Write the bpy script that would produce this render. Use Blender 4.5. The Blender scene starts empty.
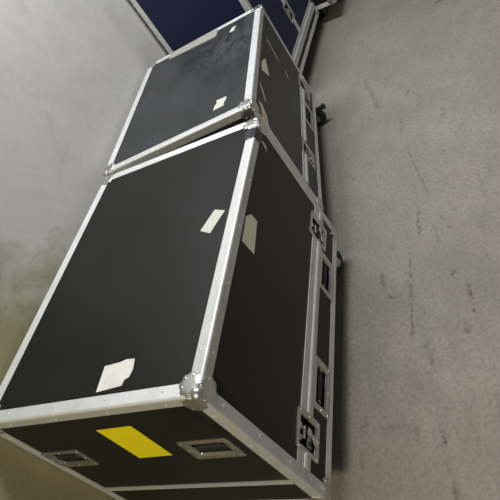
import bpy, bmesh, math, random
from mathutils import Vector, Matrix
random.seed(7)
S = bpy.context.scene
COL = S.collection
V = Vector
PI = math.pi

# ------------------------------------------------------------------ materials
def new_mat(name):
    m = bpy.data.materials.new(name); m.use_nodes = True
    nt = m.node_tree
    return m, nt, nt.nodes['Principled BSDF']

def N(nt, kind, **kw):
    n = nt.nodes.new(kind)
    for k, v in kw.items():
        if k == 'inp':
            for a, b in v.items(): n.inputs[a].default_value = b
        else: setattr(n, k, v)
    return n

def ramp(nt, fac, stops):
    r = N(nt, 'ShaderNodeValToRGB')
    while len(r.color_ramp.elements) < len(stops): r.color_ramp.elements.new(.5)
    for e, (p, c) in zip(r.color_ramp.elements, stops):
        e.position = p; e.color = (*c, 1) if len(c) == 3 else c
    nt.links.new(fac, r.inputs[0]); return r

def noise(nt, co, scale, detail=4, rough=.55, dist=0, vecscale=None):
    n = N(nt, 'ShaderNodeTexNoise', inp={'Scale': scale, 'Detail': detail, 'Roughness': rough, 'Distortion': dist})
    if vecscale:
        mp = N(nt, 'ShaderNodeMapping'); mp.inputs['Scale'].default_value = vecscale
        nt.links.new(co, mp.inputs[0]); co = mp.outputs[0]
    nt.links.new(co, n.inputs['Vector']); return n

def mix(nt, fac, a, b, mode='MIX'):
    m = N(nt, 'ShaderNodeMix', data_type='RGBA', blend_type=mode)
    for sock, v in ((m.inputs[0], fac), (m.inputs[6], a), (m.inputs[7], b)):
        if isinstance(v, (int, float)): sock.default_value = v
        elif isinstance(v, tuple): sock.default_value = (*v, 1)
        else: nt.links.new(v, sock)
    return m.outputs[2]

def math_(nt, op, a, b=None, c=None, clamp=False):
    m = N(nt, 'ShaderNodeMath', operation=op, use_clamp=clamp)
    for i, v in enumerate((a, b, c)):
        if v is None: continue
        if isinstance(v, (int, float)): m.inputs[i].default_value = v
        else: nt.links.new(v, m.inputs[i])
    return m.outputs[0]

def bump(nt, bsdf, h, strength, dist=.001):
    b = N(nt, 'ShaderNodeBump', inp={'Strength': strength, 'Distance': dist})
    nt.links.new(h, b.inputs['Height']); nt.links.new(b.outputs[0], bsdf.inputs['Normal'])

def laminate(name, base, dust, dust_amt, rough, scratch=.25, spec=.36, scuff_at=None):
    m, nt, b = new_mat(name)
    co = N(nt, 'ShaderNodeTexCoord').outputs['Object']
    n1 = noise(nt, co, 3.0, 6, .6, .4)
    n2 = noise(nt, co, 26, 5, .65, 1.2, (1, .25, 1))
    n3 = noise(nt, co, 700, 2)
    d = ramp(nt, n1.outputs[0], [(.35, (0, 0, 0)), (.75, (1, 1, 1))]).outputs[0]
    s = ramp(nt, n2.outputs[0], [(.62, (0, 0, 0)), (.74, (1, 1, 1))]).outputs[0]
    f = math_(nt, 'ADD', math_(nt, 'MULTIPLY', d, dust_amt), math_(nt, 'MULTIPLY', s, scratch * dust_amt), clamp=True)
    if scuff_at:      # patch of pale wispy scuffs
        ds = N(nt, 'ShaderNodeVectorMath', operation='DISTANCE'); nt.links.new(co, ds.inputs[0]); ds.inputs[1].default_value = scuff_at
        n4 = noise(nt, co, 6, 6, .7, 2.6, (1.6, 1, 1))
        wsp = ramp(nt, n4.outputs[0], [(.47, (0, 0, 0)), (.52, (1, 1, 1)), (.57, (.1, .1, .1)), (.66, (.7, .7, .7))]).outputs[0]
        near = math_(nt, 'MULTIPLY_ADD', ds.outputs['Value'], -3.2, 1.15, clamp=True)
        f = math_(nt, 'ADD', f, math_(nt, 'MULTIPLY', math_(nt, 'MULTIPLY', wsp, near), .75), clamp=True)
    c = mix(nt, f, base, dust)
    nt.links.new(c, b.inputs['Base Color'])
    nt.links.new(math_(nt, 'MULTIPLY_ADD', f, .35, rough), b.inputs['Roughness'])
    b.inputs['Specular IOR Level'].default_value = spec
    bump(nt, b, n3.outputs[0], .25, .0004)
    return m

def metal(name, base, rough, metallic=1.0, scuff=.5):
    m, nt, b = new_mat(name)
    co = N(nt, 'ShaderNodeTexCoord').outputs['Object']
    n1 = noise(nt, co, 14, 5, .7)
    n2 = noise(nt, co, 160, 3)
    c = mix(nt, math_(nt, 'MULTIPLY', ramp(nt, n1.outputs[0], [(.4, (0,0,0)), (.8, (1,1,1))]).outputs[0], scuff), base, tuple(x * .55 for x in base))
    nt.links.new(c, b.inputs['Base Color'])
    b.inputs['Metallic'].default_value = metallic
    nt.links.new(math_(nt, 'MULTIPLY_ADD', n1.outputs[0], .2, rough - .1), b.inputs['Roughness'])
    bump(nt, b, n2.outputs[0], .12, .0004)
    return m

def plain(name, base, rough=.6, var=.3, scale=30, spec=.5):
    m, nt, b = new_mat(name)
    co = N(nt, 'ShaderNodeTexCoord').outputs['Object']
    n1 = noise(nt, co, scale, 5, .65)
    c = mix(nt, math_(nt, 'MULTIPLY', ramp(nt, n1.outputs[0], [(.42, (0,0,0)), (.7, (1,1,1))]).outputs[0], var), base, tuple(x * .5 for x in base))
    nt.links.new(c, b.inputs['Base Color'])
    b.inputs['Roughness'].default_value = rough
    b.inputs['Specular IOR Level'].default_value = spec
    return m

M_BLACK = laminate('black_laminate', (.0062, .0066, .0060), (.040, .040, .038), .2, .40, .25, .27)
M_DUSTY = laminate('dusty_black_laminate', (.017, .0175, .0195), (.105, .106, .114), .32, .38, .8, .34, (.22, .24, .58))
M_NAVY = laminate('navy_laminate', (.007, .0105, .046), (.022, .03, .09), .3, .55)
M_ALU = metal('aluminium_extrusion', (.74, .745, .74), .6, .62)
M_STEEL = metal('zinc_steel', (.62, .62, .60), .33, .95, .5)
M_CHROME = metal('bright_steel', (.85, .85, .84), .16, 1, .2)
M_DARKM = metal('dark_steel', (.10, .10, .105), .45)
M_RUBBER = plain('black_rubber', (.013, .013, .014), .6)
M_WHEEL = plain('grey_green_wheel', (.035, .042, .036), .6)
M_TAPE = plain('black_tape', (.03, .033, .042), .35)
M_WHITE = plain('white_paper', (.74, .71, .70), .7, .35, 40)
M_CREAM = plain('cream_paper', (.88, .83, .64), .65, .08, 40)
M_TAN = plain('tan_torn_tape', (.76, .68, .50), .6, .25, 60)
M_YELLOW = plain('yellow_vinyl', (.95, .80, .0), .5, .06, 20)
M_TAPEW = plain('white_tape', (.60, .59, .53), .5, .15, 25)
M_TAPEG = plain('grey_white_tape', (.36, .35, .31), .5, .25, 25)

# ------------------------------------------------------------------ mesh helpers
def link(name, bm, mat, parent=None, off=(0, 0, 0), ang=35):
    bmesh.ops.remove_doubles(bm, verts=bm.verts, dist=1e-6)
    bmesh.ops.recalc_face_normals(bm, faces=bm.faces)
    bmesh.ops.translate(bm, verts=bm.verts, vec=V(off))
    me = bpy.data.meshes.new(name); bm.to_mesh(me); bm.free()
    me.polygons.foreach_set('use_smooth', [True] * len(me.polygons))
    me.set_sharp_from_angle(angle=math.radians(ang))
    for m in (mat if isinstance(mat, (list, tuple)) else [mat]): me.materials.append(m)
    o = bpy.data.objects.new(name, me); COL.objects.link(o)
    if parent: o.parent = parent
    return o

def prism(bm, pts, o, U, W, Nn, t0, t1, mi=0):
    """extrude polygon pts (u,w) lying in plane o+uU+wW from t0 to t1 along Nn"""
    a = [bm.verts.new(o + U * u + W * w + Nn * t0) for u, w in pts]
    b = [bm.verts.new(o + U * u + W * w + Nn * t1) for u, w in pts]
    n = len(pts); fs = [bm.faces.new(a[::-1]), bm.faces.new(b)]
    for i in range(n): fs.append(bm.faces.new((a[i], a[(i+1) % n], b[(i+1) % n], b[i])))
    for f in fs: f.material_index = mi
    return fs

def rrect(w, h, r, n=4, cx=0, cy=0):
    p = []
    for (sx, sy, a0) in ((1, 1, 0), (-1, 1, PI/2), (-1, -1, PI), (1, -1, 1.5*PI)):
        for k in range(n + 1):
            a = a0 + PI/2 * k / n
            p.append((cx + sx*(w/2 - r) + r*math.cos(a), cy + sy*(h/2 - r) + r*math.sin(a)))
    return p

def rings(bm, loops, cap0=True, cap1=True):
    L = [[bm.verts.new(p) for p in lp] for lp in loops]
    n = len(L[0])
    for A, B in zip(L, L[1:]):
        for i in range(n): bm.faces.new((A[i], A[(i+1) % n], B[(i+1) % n], B[i]))
    if cap0: bm.faces.new(L[0][::-1])
    if cap1: bm.faces.new(L[-1])

def lathe(bm, prof, o, ax, n=24):
    ax = ax.normalized(); t = V((0, 0, 1)) if abs(ax.z) < .9 else V((1, 0, 0))
    u = ax.cross(t).normalized(); v = ax.cross(u)
    rings(bm, [[o + ax*h + (u*math.cos(2*PI*k/n) + v*math.sin(2*PI*k/n))*r for k in range(n)] for r, h in prof])

def bar(bm, a, b, r, n=12):
    a, b = V(a), V(b); L = (b - a).length
    lathe(bm, [(r*.6, 0), (r, r*.4), (r, L - r*.4), (r*.6, L)], a, b - a, n)

def rbox(bm, c, s, bev=.002, rot=None):
    m = Matrix.Translation(V(c)) @ (rot.to_4x4() if rot else Matrix.Identity(4)) @ Matrix.Diagonal((*s, 1))
    t = bmesh.new(); bmesh.ops.create_cube(t, size=1, matrix=m)
    if bev: bmesh.ops.bevel(t, geom=t.edges[:], offset=bev, segments=2, affect='EDGES', profile=.5)
    me = bpy.data.meshes.new('tmp'); t.to_mesh(me); t.free(); bm.from_mesh(me); bpy.data.meshes.remove(me)

def dome(bm, o, Nn, r, h=None):
    h = h or r * .45
    lathe(bm, [(r, -.0005), (r*.95, h*.35), (r*.7, h*.75), (r*.3, h)], o, Nn, 10)

X, Y, Z = V((1, 0, 0)), V((0, 1, 0)), V((0, 0, 1))

def grid_face(bm, o, U, W, u0, u1, w0, w1, holes):
    us = sorted({u0, u1, *[min(max(h[k], u0), u1) for h in holes for k in (0, 1)]})
    ws = sorted({w0, w1, *[min(max(h[k], w0), w1) for h in holes for k in (2, 3)]})
    vt = {}
    def g(i, j):
        if (i, j) not in vt: vt[i, j] = bm.verts.new(o + U*us[i] + W*ws[j])
        return vt[i, j]
    for i in range(len(us) - 1):
        for j in range(len(ws) - 1):
            cu, cw = (us[i] + us[i+1])/2, (ws[j] + ws[j+1])/2
            if any(h[0] < cu < h[1] and h[2] < cw < h[3] for h in holes): continue
            bm.faces.new((g(i, j), g(i+1, j), g(i+1, j+1), g(i, j+1)))

def shell(W, L, z0, z1, right=(), end=()):
    """box with openings for the recessed fittings in its aisle side (right) and near end"""
    bm = bmesh.new()
    grid_face(bm, V((0, 0, 0)), Y, Z, 0, L, z0, z1, right)
    grid_face(bm, V((0, 0, 0)), X, Z, -W, 0, z0, z1, end)
    grid_face(bm, V((-W, 0, 0)), Y, Z, 0, L, z0, z1, ())
    grid_face(bm, V((0, L, 0)), X, Z, -W, 0, z0, z1, ())
    grid_face(bm, V((0, 0, z0)), X, Y, -W, 0, 0, L, ())
    grid_face(bm, V((0, 0, z1)), X, Y, -W, 0, 0, L, ())
    return bm

def angle_trim(p0, p1, d1, d2, w=.031, t=.0022, rivet=.17, r=.0028):
    """L section aluminium extrusion hugging the edge p0-p1; d1, d2 point inward along the two faces"""
    bm = bmesh.new(); p0, p1 = V(p0), V(p1); ax = p1 - p0; L = ax.length; ax.normalize()
    pts = [(w, 0), (w, -t*.55), (w - .003, -t)]
    # small groove line either side of the rounded nose, as the real extrusion has
    pts += [(r + .004, -t), (r + .002, -t*1.35)]
    for k in range(6):
        a = -PI/2 - (PI/2) * k / 5
        pts.append((r + (r + t*1.35)*math.cos(a), r + (r + t*1.35)*math.sin(a)))
    pts += [(-t*1.35, r + .002), (-t, r + .004), (-t, w - .003), (-t*.55, w), (0, w), (0, 0)]
    rings(bm, [[p + d1*a + d2*b for a, b in pts] for p in (p0, p1)])
    if rivet:
        n = max(2, int(round(L / rivet)))
        for k in range(n):
            q = p0 + ax * L * (k + .5) / n
            dome(bm, q + d1*w*.62 - d2*t, -d2, .0042)
            dome(bm, q + d2*w*.62 - d1*t, -d1, .0042)
    return bm

def seam_strip(p0, p1, up, out, a, b, ridge=True, t=.0025, rid=.008):
    """hybrid tongue and groove strip; a above and b below the joint line"""
    bm = bmesh.new(); p0, p1 = V(p0), V(p1)
    if ridge:
        pts = [(a, 0), (a, t), (.013, t), (.011, rid*.8), (.008, rid), (.002, rid), (.0008, rid*.55), (-.0008, rid*.55), (-.002, rid*.8), (-.006, rid*.8), (-.009, t), (-b, t), (-b, 0)]
    else:
        pts = [(a, 0), (a, t), (.001, t*1.4), (0, t*.6), (-.001, t*1.4), (-b, t), (-b, 0)]
    rings(bm, [[p + up*u + out*v for u, v in pts] for p in (p0, p1)])
    return bm

def corner_bracket(p, dx, dy, dz, R=.0265):
    """three scalloped lobes around a ball"""
    bm = bmesh.new(); p = V(p)
    for d1, d2, nn in ((dx, dy, -dz), (dy, dz, -dx), (dz, dx, -dy)):
        c = p + d1*.0255 + d2*.0255
        def loop(rr, h):
            out = []
            for k in range(48):
                a = 2*PI*k/48
                q = rr * (1 + .07*math.cos(8*a))
                out.append(c + d1*q*math.cos(a) + d2*q*math.sin(a) + nn*h)
            return out
        rings(bm, [loop(R, -.001), loop(R, .0045), loop(R*.93, .0058), loop(R*.55, .0065)])
        for k in range(3):
            a = PI/4 + (k - 1)*1.15
            dome(bm, c + d1*.0185*math.cos(a) + d2*.0185*math.sin(a) + nn*.006, nn, .0035)
    bmesh.ops.create_uvsphere(bm, u_segments=20, v_segments=12, radius=.0165, matrix=Matrix.Translation(p + (dx + dy + dz)*.0085))
    return bm

def tray(o, U, W, Nn, w, h, iw, ih, depth, t=.0035, r=.010, bolts=True):
    """recessed dish: raised rounded flange, sloping lip, well"""
    bm = bmesh.new()
    def lp(ww, hh, rr, d): return [o + U*a + W*b + Nn*d for a, b in rrect(ww, hh, rr)]
    rings(bm, [lp(w, h, r, -.001), lp(w, h, r, t*.6), lp(w - .004, h - .004, r - .002, t), lp(iw + .012, ih + .012, .007, t),
               lp(iw + .004, ih + .004, .005, t*.3), lp(iw, ih, .004, -.003)], cap0=False, cap1=False)
    if bolts:
        for sx in (-1, 1):
            for k in (-1, 0, 1): dome(bm, o + U*sx*(w + iw + .006)/4 + W*k*(h/2 - .012) + Nn*t, Nn, .0042)
        for sy in (-1, 1): dome(bm, o + W*sy*(h + ih + .006)/4 + Nn*t, Nn, .0042)
    return bm

def handle(parent, off, o, U, W, Nn, w=.156, h=.104, grip_mat=None):
    o = V(o)
    d = link('handle', tray(o, U, W, Nn, w, h, w - .046, h - .042, .014), M_STEEL, parent, off)
    bm = bmesh.new()
    rings(bm, [[o + U*a + W*b + Nn*dd for a, b in rrect(ww, hh, .004)] for ww, hh, dd in ((w - .046, h - .042, -.003), (w - .050, h - .046, -.014))], cap0=False)
    link('well', bm, M_RUBBER, d, off)
    L = w - .066
    bm = bmesh.new()
    a, b = o - U*L/2 + W*.008 - Nn*.004, o + U*L/2 + W*.008 - Nn*.004
    lathe(bm, [(.005, 0), (.0085, .004), (.0095, .02), (.0095, L - .02), (.0085, L - .004), (.005, L)], a, U, 14)
    link('grip', bm, grip_mat or M_RUBBER, d, off)
    for s in (-1, 1):
        bm = bmesh.new()
        c = o + U*s*(L/2 + .002)
        prism(bm, [(-.024, -.013), (-.014, -.013), (.016, -.011), (.016, .001), (.006, .001), (-.024, -.008)], c, W, Nn, U, -.002, .002)
        link('grip_arm', bm, M_CHROME, d, off)
    return d

def latch(parent, off, o, U, W, Nn, w=.106, h=.128, turned=0.0):
    """recessed butterfly twist latch"""
    o = V(o)
    d = link('latch', tray(o, U, W, Nn, w, h, w - .034, h - .036, .017), M_STEEL, parent, off)
    bm = bmesh.new()
    rings(bm, [[o + U*a + W*b + Nn*dd for a, b in rrect(ww, hh, .004)] for ww, hh, dd in ((w - .034, h - .036, -.003), (w - .038, h - .040, -.0165))], cap0=False)
    link('well', bm, M_RUBBER, d, off)
    bm = bmesh.new()   # keeper plate on the upper half, with its hooked lip
    prism(bm, rrect(.046, .030, .004, cx=0, cy=.026), o, U, W, Nn, -.016, -.009)
    prism(bm, rrect(.034, .010, .003, cx=0, cy=.016), o, U, W, Nn, -.012, -.002)
    link('keeper', bm, M_CHROME, d, off)
    bm = bmesh.new()   # body block and sliding hook on the lower half
    prism(bm, rrect(.050, .050, .006, cx=0, cy=-.020), o, U, W, Nn, -.016, -.008)
    prism(bm, rrect(.022, .050, .004, cx=0, cy=-.004), o, U, W, Nn, -.010, -.0045)
    lathe(bm, [(.012, 0), (.012, .004), (.009, .0065)], o - W*.020 - Nn*.0085, Nn, 18)
    link('latch_body', bm, M_STEEL, d, off)
    bm = bmesh.new()   # butterfly key: two wings on a hub
    ca, sa = math.cos(turned), math.sin(turned)
    A, B = U*ca + W*sa, W*ca - U*sa
    c = o - W*.020
    lathe(bm, [(.007, -.004), (.007, .004), (.005, .006)], c, Nn, 14)
    for s in (-1, 1):
        wing = [(s*.004, -.004), (s*.012, -.009), (s*.023, -.010), (s*.028, -.004), (s*.028, .004), (s*.023, .010), (s*.012, .009), (s*.004, .004)]
        prism(bm, wing, c, A, B, Nn, .0, .0035)
    link('butterfly_key', bm, M_CHROME, d, off)
    return d

def caster(parent, off, px, py, ztop, zfloor, ang, R=.050, brake=False):
    """swivel castor: plate, swivel head, fork, wheel"""
    P = V((px, py, ztop)); dirv = V((math.cos(ang), math.sin(ang), 0)); side = V((-dirv.y, dirv.x, 0))
    wc = V((px, py, zfloor + R)) + dirv*.034
    bm = bmesh.new()
    rbox(bm, P - Z*.003, (.10, .088, .006), .0015)
    for sx in (-1, 1):
        for sy in (-1, 1): dome(bm, P + X*sx*.04 + Y*sy*.034 - Z*.006, -Z, .006)
    lathe(bm, [(.034, 0), (.034, -.008), (.028, -.016), (.022, -.018)][::-1], P - Z*.006, Z, 24)
    for s in (-1, 1):      # fork cheeks
        top = P.z - .020 - wc.z
        pts = [(-.058, top), (.0, top), (.012, .012), (.014, -.008), (.004, -.015), (-.010, -.012), (-.022, .006)]
        prism(bm, pts, wc + side*s*.022, dirv, Z, side, -.0015, .0015)
    prism(bm, [(-.022, -.002), (.022, -.002), (.022, .003), (-.022, .003)], wc + Z*(P.z - .021 - wc.z), side, Z, dirv, -.058, .0)
    lathe(bm, [(.004, -.026), (.008, -.025), (.008, .025), (.004, .026)], wc, side, 10)
    c = link('caster', bm, M_STEEL, parent, off)
    bm = bmesh.new()
    lathe(bm, [(.016, -.017), (.034, -.013), (R*.86, -.016), (R*.97, -.012), (R, -.005), (R, .005), (R*.97, .012), (R*.86, .016), (.034, .013), (.016, .017)], wc, side, 32)
    link('wheel', bm, M_WHEEL, c, off)
    if brake:
        bm = bmesh.new()
        a = wc + Z*.046 + dirv*.004; b = wc + Z*.052 + dirv*.062
        t = (b - a).normalized()
        lathe(bm, [(.009, 0), (.0135, .006), (.0135, .05), (.0165, .054), (.0165, .062), (.011, .066)], a, t, 16)
        link('brake_pedal', bm, M_RUBBER, c, off)
    return c

def sticker(parent, off, pts, face, mat, L=0, label=None, t=.0007):
    bm = bmesh.new()
    if face == 'top': prism(bm, pts, V((0, 0, 0)), X, Y, Z, .0002, t)
    elif face == 'right': prism(bm, pts, V((0, 0, 0)), Y, Z, X, .0002, t)
    elif face == 'end': prism(bm, pts, V((0, 0, 0)), X, Z, -Y, .0002, t)
    o = link('sticker', bm, mat, parent, off)
    if label: o['label'] = label
    return o

GROUP = 'flight cases lined up along the wall'
def root_case(world, rz, W, L, zfloor, label):
    """Empty on the floor below the middle of the case; world is the place of the near aisle-side top corner"""
    c = V((-W/2, L/2, zfloor)); o = bpy.data.objects.new('flight_case', None); COL.objects.link(o)
    o.empty_display_size = .1
    Rm = Matrix.Rotation(rz, 3, 'Z')
    o.location = V(world) + Rm @ c; o.rotation_euler = (0, 0, rz)
    o['label'] = label; o['category'] = 'case'; o['group'] = GROUP
    return o, -c

def frame_trims(root, off, W, L, z_top, z_bot, joints, w=.031, corners_mid=False):
    """all edge extrusions and corner brackets of a box; joints = heights where the uprights are divided"""
    for x, d in ((0, -X), (-W, X)):
        for z, dz in ((z_top, -Z), (z_bot, Z)):
            link('edge_trim', angle_trim((x, .012, z), (x, L - .012, z), d, dz, w), M_ALU, root, off)
    for y, d in ((0, Y), (L, -Y)):
        for z, dz in ((z_top, -Z), (z_bot, Z)):
            link('edge_trim', angle_trim((-W + .012, y, z), (-.012, y, z), d, dz, w), M_ALU, root, off)
    hs = [z_top - .012] + [q for j in joints for q in (j + .0012, j - .0012)] + [z_bot + .012]
    for x, d in ((0, -X), (-W, X)):
        for y, dy in ((0, Y), (L, -Y)):
            for a, b in zip(hs[::2], hs[1::2]):
                link('edge_trim', angle_trim((x, y, a), (x, y, b), d, dy, w), M_ALU, root, off)
            for z, dz in ((z_top, -Z), (z_bot, Z)):
                link('corner_bracket', corner_bracket((x, y, z), d, dy, dz), M_STEEL, root, off)

def hole(c, w, h): return (c[0] - w/2, c[0] + w/2, c[1] - h/2, c[1] + h/2)

# ------------------------------------------------------------------ the three cases (near aisle-side top corner of each is its local origin)
FLOOR = -.760
A = .095
# --- near case
def near_case():
    W, L, zs, zb = .6986, .9427, -.4739, -.6223
    root, off = root_case((0, 0, .76), -A, W, L, FLOOR, 'black flight case with yellow sticker on its end and torn white label on top')
    hr = [(.680, -.5445), (.277, -.5445)]; lt = [(.822, -.466), (.116, -.479)]
    he = [(-.131, -.2445), (-.603, -.2375)]
    holes_r = [hole(c, .110, .062) for c in hr] + [hole(c, .074, .094) for c in lt]
    holes_e = [hole(c, .100, .058) for c in he]
    link('lid', shell(W, L, zs + .0008, 0, holes_r, holes_e), M_BLACK, root, off)
    link('base', shell(W, L, zb, zs - .0008, holes_r, []), M_BLACK, root, off)
    frame_trims(root, off, W, L, 0, zb, [zs])
    ys = [0.03, lt[1][0] - .052, lt[1][0] + .052, lt[0][0] - .052, lt[0][0] + .052, L - .03]
    for a, b in zip(ys[::2], ys[1::2]):
        link('seam_trim', seam_strip((0, a, zs), (0, b, zs), Z, X, .047, .024), M_ALU, root, off)
    link('seam_trim', seam_strip((-W + .03, 0, zs), (-.03, 0, zs), Z, -Y, .017, .003, False), M_ALU, root, off)
    link('seam_trim', seam_strip((-W + .03, L, zs), (-.03, L, zs), Z, Y, .017, .003, False), M_ALU, root, off)
    link('seam_trim', seam_strip((-W, .03, zs), (-W, L - .03, zs), Z, -X, .03, .024), M_ALU, root, off)
    for c in hr: handle(root, off, (0, *c), Y, Z, X)
    for c in he: handle(root, off, (c[0], 0, c[1]), X, Z, -Y, .146, .1)
    latch(root, off, (0, *lt[0]), Y, Z, X, turned=.5); latch(root, off, (0, *lt[1]), Y, Z, X, turned=1.2)
    for (x, y, a) in ((-.062, .84, 1.25), (-.10, .10, 2.6), (-W + .085, .845, 1.9), (-W + .085, .10, 1.5)):
        caster(root, off, x, y, zb, FLOOR, a)
    sticker(root, off, [(-.374, -.096), (-.374, -.267), (-.262, -.264), (-.2595, -.093)], 'end', M_YELLOW, label='yellow rectangular sticker')
    sticker(root, off, [(-.308, .106), (-.306, .041), (-.262, .045), (-.228, .048), (-.226, .062), (-.214, .066), (-.209, .085), (-.214, .112), (-.240, .114), (-.262, .109)], 'top', M_WHITE, label='torn white paper label')
    sticker(root, off, [(-.086, .549), (-.047, .532), (-.066, .492), (-.081, .458), (-.119, .479), (-.104, .512)], 'top', M_TAPEW, label='short strip of white tape')
    sticker(root, off, [(.527, -.038), (.552, -.059), (.553, -.093), (.442, -.105), (.440, -.042)], 'right', M_CREAM, label='cream label with cut corners')
    sticker(root, off, [(.860, -.040), (.872, -.046), (.868, -.072), (.852, -.080)], 'right', M_TAPEW, label='scrap of pale tape')
    # black tape wound over the long top trim next to the far corner
    bm = bmesh.new(); r = .0042
    o = V((0, .845, 0))
    prism(bm, [(-.036, .0002), (-.036, .0034), (.0012, .0044), (.0036, .003), (.0044, .0), (.0034, -.036), (.0002, -.036), (.0, .0)], V((0, .835, 0)), X, Z, Y, 0, .052)
    t = link('tape_wrap', bm, M_TAPE, root, off); t['label'] = 'dark tape wound over the trim'
    return root
near_case()

# --- middle case
def middle_case():
    W, L, zt = .6986, .9243, 0.0
    zs, zb = -.4773 + .0232, -.6223 + .0232; fl = FLOOR + .0232
    root, off = root_case((.0352, 1.0848, .7368), .0036, W, L, fl, 'dusty black flight case with white tape along its top edge, beside the blue case')
    hr = [(.600, zs - .052)]; lt = [(.815, zs - .014), (.265, zs - .030)]
    holes_r = [hole(c, .110, .058) for c in hr] + [hole(c, .074, .094) for c in lt]
    link('lid', shell(W, L, zs + .0008, 0, holes_r), M_DUSTY, root, off)
    link('base', shell(W, L, zb, zs - .0008, holes_r), M_DUSTY, root, off)
    frame_trims(root, off, W, L, 0, zb, [zs])
    ys = [.03, lt[1][0] - .052, lt[1][0] + .052, lt[0][0] - .052, lt[0][0] + .052, L - .03]
    for a, b in zip(ys[::2], ys[1::2]):
        link('seam_trim', seam_strip((0, a, zs), (0, b, zs), Z, X, .034, .012), M_ALU, root, off)
    link('seam_trim', seam_strip((-W + .03, 0, zs), (-.03, 0, zs), Z, -Y, .017, .003, False), M_ALU, root, off)
    link('seam_trim', seam_strip((-W + .03, L, zs), (-.03, L, zs), Z, Y, .017, .003, False), M_ALU, root, off)
    link('seam_trim', seam_strip((-W, .03, zs), (-W, L - .03, zs), Z, -X, .03, .012), M_ALU, root, off)
    for c in hr: handle(root, off, (0, *c), Y, Z, X, .17, .1)
    for c in lt: latch(root, off, (0, *c), Y, Z, X, turned=.9)
    caster(root, off, -.060, .835, zb, fl, .05, brake=True)
    for (x, y, a) in ((-.12, .10, 1.6), (-W + .085, .82, 1.4), (-W + .085, .10, 2.2)):
        caster(root, off, x, y, zb, fl, a)
    q = [(-.556, .921), (-.552, .853), (-.530, .848), (-.40, .835), (-.262, .822), (-.252, .826), (-.250, .885), (-.258, .921)]
    sticker(root, off, q, 'top', M_TAPEG, label='long strip of white tape', t=.0046)
    sticker(root, off, [(-.175, .091), (-.170, .128), (-.163, .130), (-.167, .160), (-.119, .156), (-.121, .126), (-.126, .124), (-.126, .094)], 'top', M_TAPEW, label='scrap of white tape')
    sticker(root, off, [(-.172, .785), (-.161, .826), (-.138, .829), (-.146, .778)], 'top', M_TAPEW, label='small scrap of white tape')
    sticker(root, off, [(.415, -.048), (.487, -.074), (.392, -.116), (.350, -.056)], 'right', M_CREAM, label='cream paper label')
    sticker(root, off, [(.105, -.052), (.112, -.076), (.086, -.112), (.024, -.142), (-.0, -.142), (.002, -.096), (.040, -.086), (.072, -.072)], 'right', M_TAN, label='torn tan tape')
    sticker(root, off, [(.240, -.040), (.232, -.062), (.170, -.104), (.160, -.098), (.205, -.066)], 'right', M_TAPEW, label='pale torn strip')
    sticker(root, off, [(.690, -.078), (.655, -.190), (.646, -.194), (.676, -.080)], 'right', M_TAN, label='thin tan strip')
    sticker(root, off, [(.668, -.262), (.640, -.292), (.634, -.288), (.660, -.256)], 'right', M_TAN, label='thin tan scrap')
    return root
middle_case()

# --- tall blue case
def blue_case():
    W, L, zt, zs, zb = .6125, .90, .46, -.5400, -.6384
    wx = math.cos(A)*-.2854 + math.sin(A)*2.1844; wy = -math.sin(A)*-.2854 + math.cos(A)*2.1844
    root, off = root_case((wx, wy, .76), -.2012, W, L, FLOOR, 'tall navy blue flight case with an upright seam in its side, against the wall')
    sv = .445; lv = (sv, -.355)
    holes_r = [hole(lv, .074, .094)]
    # hood in two halves, divided by an upright seam
    link('hood', shell(W, L, zs + .0008, zt, holes_r), M_NAVY, root, off)
    link('base', shell(W, L, zb, zs - .0008), M_BLACK, root, off)
    frame_trims(root, off, W, L, zt, zb, [zs])
    for z0, z1 in ((zs + .036, lv[1] - .062), (lv[1] + .062, zt - .03)):
        link('seam_trim', seam_strip((0, sv, z0), (0, sv, z1), Y, X, .022, .022), M_ALU, root, off)
    link('seam_trim', seam_strip((0, .03, zs), (0, L - .03, zs), Z, X, .038, .034), M_ALU, root, off)
    link('seam_trim', seam_strip((-W + .03, 0, zs), (-.03, 0, zs), Z, -Y, .034, .034), M_ALU, root, off)
    link('seam_trim', seam_strip((-W + .03, L, zs), (-.03, L, zs), Z, Y, .034, .034), M_ALU, root, off)
    for x, d in ((0, -X), (-W, X)):
        for y, dy in ((0, Y), (L, -Y)):
            link('corner_bracket', corner_bracket((x, y, zs + .004), d, dy, Z), M_STEEL, root, off)
    latch(root, off, (0, *lv), Z, Y, X, .128, .1, turned=.4)
    for (x, y, a) in ((-.10, .78, 1.3), (-.085, .10, .9), (-W + .085, .80, 1.4), (-W + .085, .10, 2.2)):
        caster(root, off, x, y, zb, FLOOR, a)
    return root
blue_case()

# --- a further black case beyond the blue one; only its near lower corner shows
def far_case():
    W, L, zt, zs, zb = .66, .80, 0., -.4739, -.6223
    root, off = root_case((.243, 3.085, .76), -.2, W, L, FLOOR, 'black flight case mostly hidden beyond the tall blue case, its lower corner showing')
    hr = [(.40, -.545)]
    link('lid', shell(W, L, zs + .0008, 0), M_BLACK, root, off)
    link('base', shell(W, L, zb, zs - .0008, [hole(c, .110, .062) for c in hr]), M_BLACK, root, off)
    frame_trims(root, off, W, L, 0, zb, [zs])
    link('seam_trim', seam_strip((0, .03, zs), (0, L - .03, zs), Z, X, .034, .024), M_ALU, root, off)
    link('seam_trim', seam_strip((-W + .03, 0, zs), (-.03, 0, zs), Z, -Y, .034, .024), M_ALU, root, off)
    for c in hr: handle(root, off, (0, *c), Y, Z, X)
    for (x, y, a) in ((-.085, .70, .3), (-.16, .15, 2.4), (-W + .085, .70, 1.4), (-W + .085, .10, 2.2)):
        caster(root, off, x, y, zb, FLOOR, a)
    return root
far_case()

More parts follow.
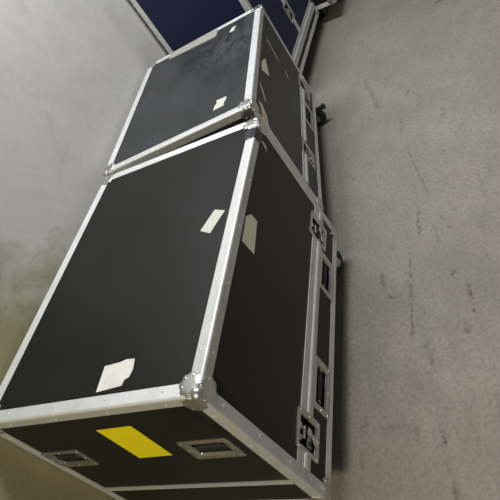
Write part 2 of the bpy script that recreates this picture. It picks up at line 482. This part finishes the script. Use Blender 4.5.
# ------------------------------------------------------------------ floor and wall
MARKS = [(.318,.816,.271,.504,.006,.7),(.202,.781,.2,.716,.008,.7),(.204,.688,.24,.672,.007,.7),(.487,.637,.485,.541,.010,.8),(.45,.492,.447,.481,.010,1),
 (.456,.717,.453,.705,.008,1),(.289,.718,.287,.71,.007,1),(.396,1.06,.372,.915,.008,.7),(.502,1.888,.498,1.871,.010,1),(.296,2.173,.331,1.851,.012,.5),
 (.356,2.122,.433,2.081,.012,.5),(.418,1.419,.454,1.103,.005,.5),(.822,2.686,.85,2.669,.016,1),(.435,1.72,.416,1.578,.007,.5),(.624,1.637,.619,1.572,.010,.6),
 (.149,1.389,.148,1.375,.009,1),(.298,.201,.295,.09,.007,.9),(.12,.226,.191,.217,.016,.22),(.069,.263,.066,.233,.012,.5),(.051,.162,.048,.132,.008,.5),
 (.307,.461,.315,.389,.02,.3),(.228,.222,.225,.188,.012,.4),(.299,.05,.3,.014,.010,.5)]

def floor_mat():
    m, nt, b = new_mat('concrete_floor')
    co = N(nt, 'ShaderNodeTexCoord').outputs['Object']
    big = noise(nt, co, 2.2, 5, .6, .3); mid = noise(nt, co, 9, 6, .7, .5, (1.3, .8, 1)); fine = noise(nt, co, 75, 5, .8)
    streak = noise(nt, co, 16, 6, .7, .6, (1.7, .45, 1)); grit = noise(nt, co, 42, 4, .7)
    c = mix(nt, ramp(nt, big.outputs[0], [(.3, (0,0,0)), (.7, (1,1,1))]).outputs[0], (.272, .238, .200), (.372, .330, .282))
    c = mix(nt, math_(nt, 'MULTIPLY', ramp(nt, mid.outputs[0], [(.42, (0,0,0)), (.68, (1,1,1))]).outputs[0], .6), c, (.25, .224, .190))
    c = mix(nt, math_(nt, 'MULTIPLY', ramp(nt, streak.outputs[0], [(.55, (0,0,0)), (.74, (1,1,1))]).outputs[0], .7), c, (.205, .182, .155))
    c = mix(nt, math_(nt, 'MULTIPLY', ramp(nt, fine.outputs[0], [(.44, (0,0,0)), (.70, (1,1,1))]).outputs[0], .8), c, (.185, .16, .13))
    c = mix(nt, math_(nt, 'MULTIPLY', ramp(nt, grit.outputs[0], [(.60, (0,0,0)), (.72, (1,1,1))]).outputs[0], .5), c, (.15, .13, .105))
    # scuff marks, each a short wobbly stroke on the concrete
    wob = noise(nt, co, 22, 4, .7)
    off = N(nt, 'ShaderNodeVectorMath', operation='MULTIPLY_ADD')
    nt.links.new(wob.outputs['Color'], off.inputs[0]); off.inputs[1].default_value = (.03, .03, 0); off.inputs[2].default_value = (-.015, -.015, 0)
    pw = N(nt, 'ShaderNodeVectorMath', operation='ADD'); nt.links.new(co, pw.inputs[0]); nt.links.new(off.outputs[0], pw.inputs[1])
    tot = None
    for ax, ay, bx, by, r, s in MARKS:
        d = V((bx - ax, by - ay, 0)); l2 = d.dot(d)
        pa = N(nt, 'ShaderNodeVectorMath', operation='SUBTRACT'); nt.links.new(pw.outputs[0], pa.inputs[0]); pa.inputs[1].default_value = (ax, ay, 0)
        dt = N(nt, 'ShaderNodeVectorMath', operation='DOT_PRODUCT'); nt.links.new(pa.outputs[0], dt.inputs[0]); dt.inputs[1].default_value = d / l2
        tt = math_(nt, 'MULTIPLY', dt.outputs['Value'], 1.0, clamp=True)
        sc = N(nt, 'ShaderNodeVectorMath', operation='SCALE'); sc.inputs[0].default_value = d; nt.links.new(tt, sc.inputs['Scale'])
        su = N(nt, 'ShaderNodeVectorMath', operation='SUBTRACT'); nt.links.new(pa.outputs[0], su.inputs[0]); nt.links.new(sc.outputs[0], su.inputs[1])
        ln = N(nt, 'ShaderNodeVectorMath', operation='LENGTH'); nt.links.new(su.outputs[0], ln.inputs[0])
        f = math_(nt, 'MULTIPLY_ADD', ln.outputs['Value'], -s / r, s * 1.5, clamp=True)
        tot = f if tot is None else math_(nt, 'MAXIMUM', tot, f)
    brk = ramp(nt, grit.outputs[0], [(.42, (.08,.08,.08)), (.60, (1,1,1))]).outputs[0]
    tot = math_(nt, 'MULTIPLY', math_(nt, 'MULTIPLY', tot, brk), .75, clamp=True)
    c = mix(nt, tot, c, (.075, .065, .055))
    nt.links.new(c, b.inputs['Base Color']); b.inputs['Roughness'].default_value = .75
    b.inputs['Specular IOR Level'].default_value = .3
    h = math_(nt, 'ADD', fine.outputs[0], math_(nt, 'MULTIPLY', grit.outputs[0], 1.0))
    bump(nt, b, h, .7, .004)
    return m

def wall_mat():
    m, nt, b = new_mat('plaster_wall')
    co = N(nt, 'ShaderNodeTexCoord').outputs['Object']
    big = noise(nt, co, 1.6, 5, .6, .5); mid = noise(nt, co, 7, 5, .65, .8); fine = noise(nt, co, 90, 4, .6)
    c = mix(nt, ramp(nt, big.outputs[0], [(.3, (0,0,0)), (.7, (1,1,1))]).outputs[0], (.69, .66, .615), (.79, .76, .71))
    c = mix(nt, math_(nt, 'MULTIPLY', ramp(nt, mid.outputs[0], [(.50, (0,0,0)), (.8, (1,1,1))]).outputs[0], .4), c, (.47, .45, .40))
    # thin trowel lines
    wv = N(nt, 'ShaderNodeTexVoronoi', feature='DISTANCE_TO_EDGE', inp={'Scale': 3.2})
    wp = N(nt, 'ShaderNodeVectorMath', operation='MULTIPLY_ADD'); nt.links.new(mid.outputs['Color'], wp.inputs[0]); wp.inputs[1].default_value = (.25, .25, .25); nt.links.new(co, wp.inputs[2])
    nt.links.new(wp.outputs[0], wv.inputs['Vector'])
    crack = ramp(nt, wv.outputs['Distance'], [(.0, (1,1,1)), (.012, (0,0,0))]).outputs[0]
    c = mix(nt, math_(nt, 'MULTIPLY', crack, .13), c, (.30, .28, .24))
    # mottled yellowish tone, stronger lower down and towards the near end of the wall
    sx = N(nt, 'ShaderNodeSeparateXYZ'); nt.links.new(co, sx.inputs[0])
    st = math_(nt, 'MULTIPLY_ADD', sx.outputs['Y'], -2.6, 1.62)
    st = math_(nt, 'ADD', st, math_(nt, 'MULTIPLY_ADD', big.outputs[0], 1.1, -.55))
    st = math_(nt, 'ADD', st, math_(nt, 'MULTIPLY_ADD', mid.outputs[0], 1.9, -.95), clamp=False)
    st = math_(nt, 'ADD', st, math_(nt, 'MULTIPLY_ADD', sx.outputs['Z'], -1.0, .98), clamp=True)
    c = mix(nt, math_(nt, 'MULTIPLY', st, .9), c, (.36, .322, .165))
    nt.links.new(c, b.inputs['Base Color']); b.inputs['Roughness'].default_value = .85
    b.inputs['Specular IOR Level'].default_value = .25
    bump(nt, b, math_(nt, 'ADD', fine.outputs[0], math_(nt, 'MULTIPLY', mid.outputs[0], 2.0)), .25, .003)
    return m

bm = bmesh.new(); rbox(bm, (1.65, 1.5, -.05), (4.7, 9.0, .1), 0)
fo = link('floor', bm, floor_mat()); fo['kind'] = 'structure'
WALLX = -.703
bm = bmesh.new(); rbox(bm, (WALLX - .06, 1.5, 1.5), (.12, 9.0, 3.0), 0)
wo = link('wall_left', bm, wall_mat()); wo['kind'] = 'structure'

# ------------------------------------------------------------------ light
def area(name, loc, target, sx, sy, power, col):
    l = bpy.data.lights.new(name, 'AREA'); l.shape = 'RECTANGLE'; l.size = sx; l.size_y = sy; l.energy = power; l.color = col
    o = bpy.data.objects.new(name, l); COL.objects.link(o); o.location = loc
    o.rotation_euler = (V(target) - V(loc)).to_track_quat('-Z', 'Y').to_euler()
    return o
area('ceiling_lamp', (-.04, -2.3, 2.6), (-.05, .6, .3), .40, .3, 46, (1, .92, .68))
area('ceiling_lamp', (.0, 1.75, 3.25), (.2, 1.75, 0), .5, 2.0, 102, (.93, .97, 1))
w = bpy.data.worlds.new('room_light'); S.world = w; w.use_nodes = True
bg = w.node_tree.nodes['Background']; bg.inputs[0].default_value = (.95, .96, 1, 1); bg.inputs[1].default_value = .13

# ------------------------------------------------------------------ camera
cam = bpy.data.cameras.new('camera'); co = bpy.data.objects.new('camera', cam); COL.objects.link(co)
Mr = Matrix(((.85957, .35928, .36341), (.05955, .63587, -.76949), (-.50754, .68307, .52518)))
co.matrix_world = Matrix.Translation((.6386, -.5129, 1.575)) @ Mr.to_4x4()
cam.sensor_width = 36; cam.lens = 522.1 / 500 * 36; cam.clip_start = .02
cam.shift_y = -82 / 500
S.camera = co
vs = S.view_settings
vs.view_transform = 'Standard'; vs.look = 'None'; vs.gamma = 1; vs.use_curve_mapping = False; vs.exposure = 0
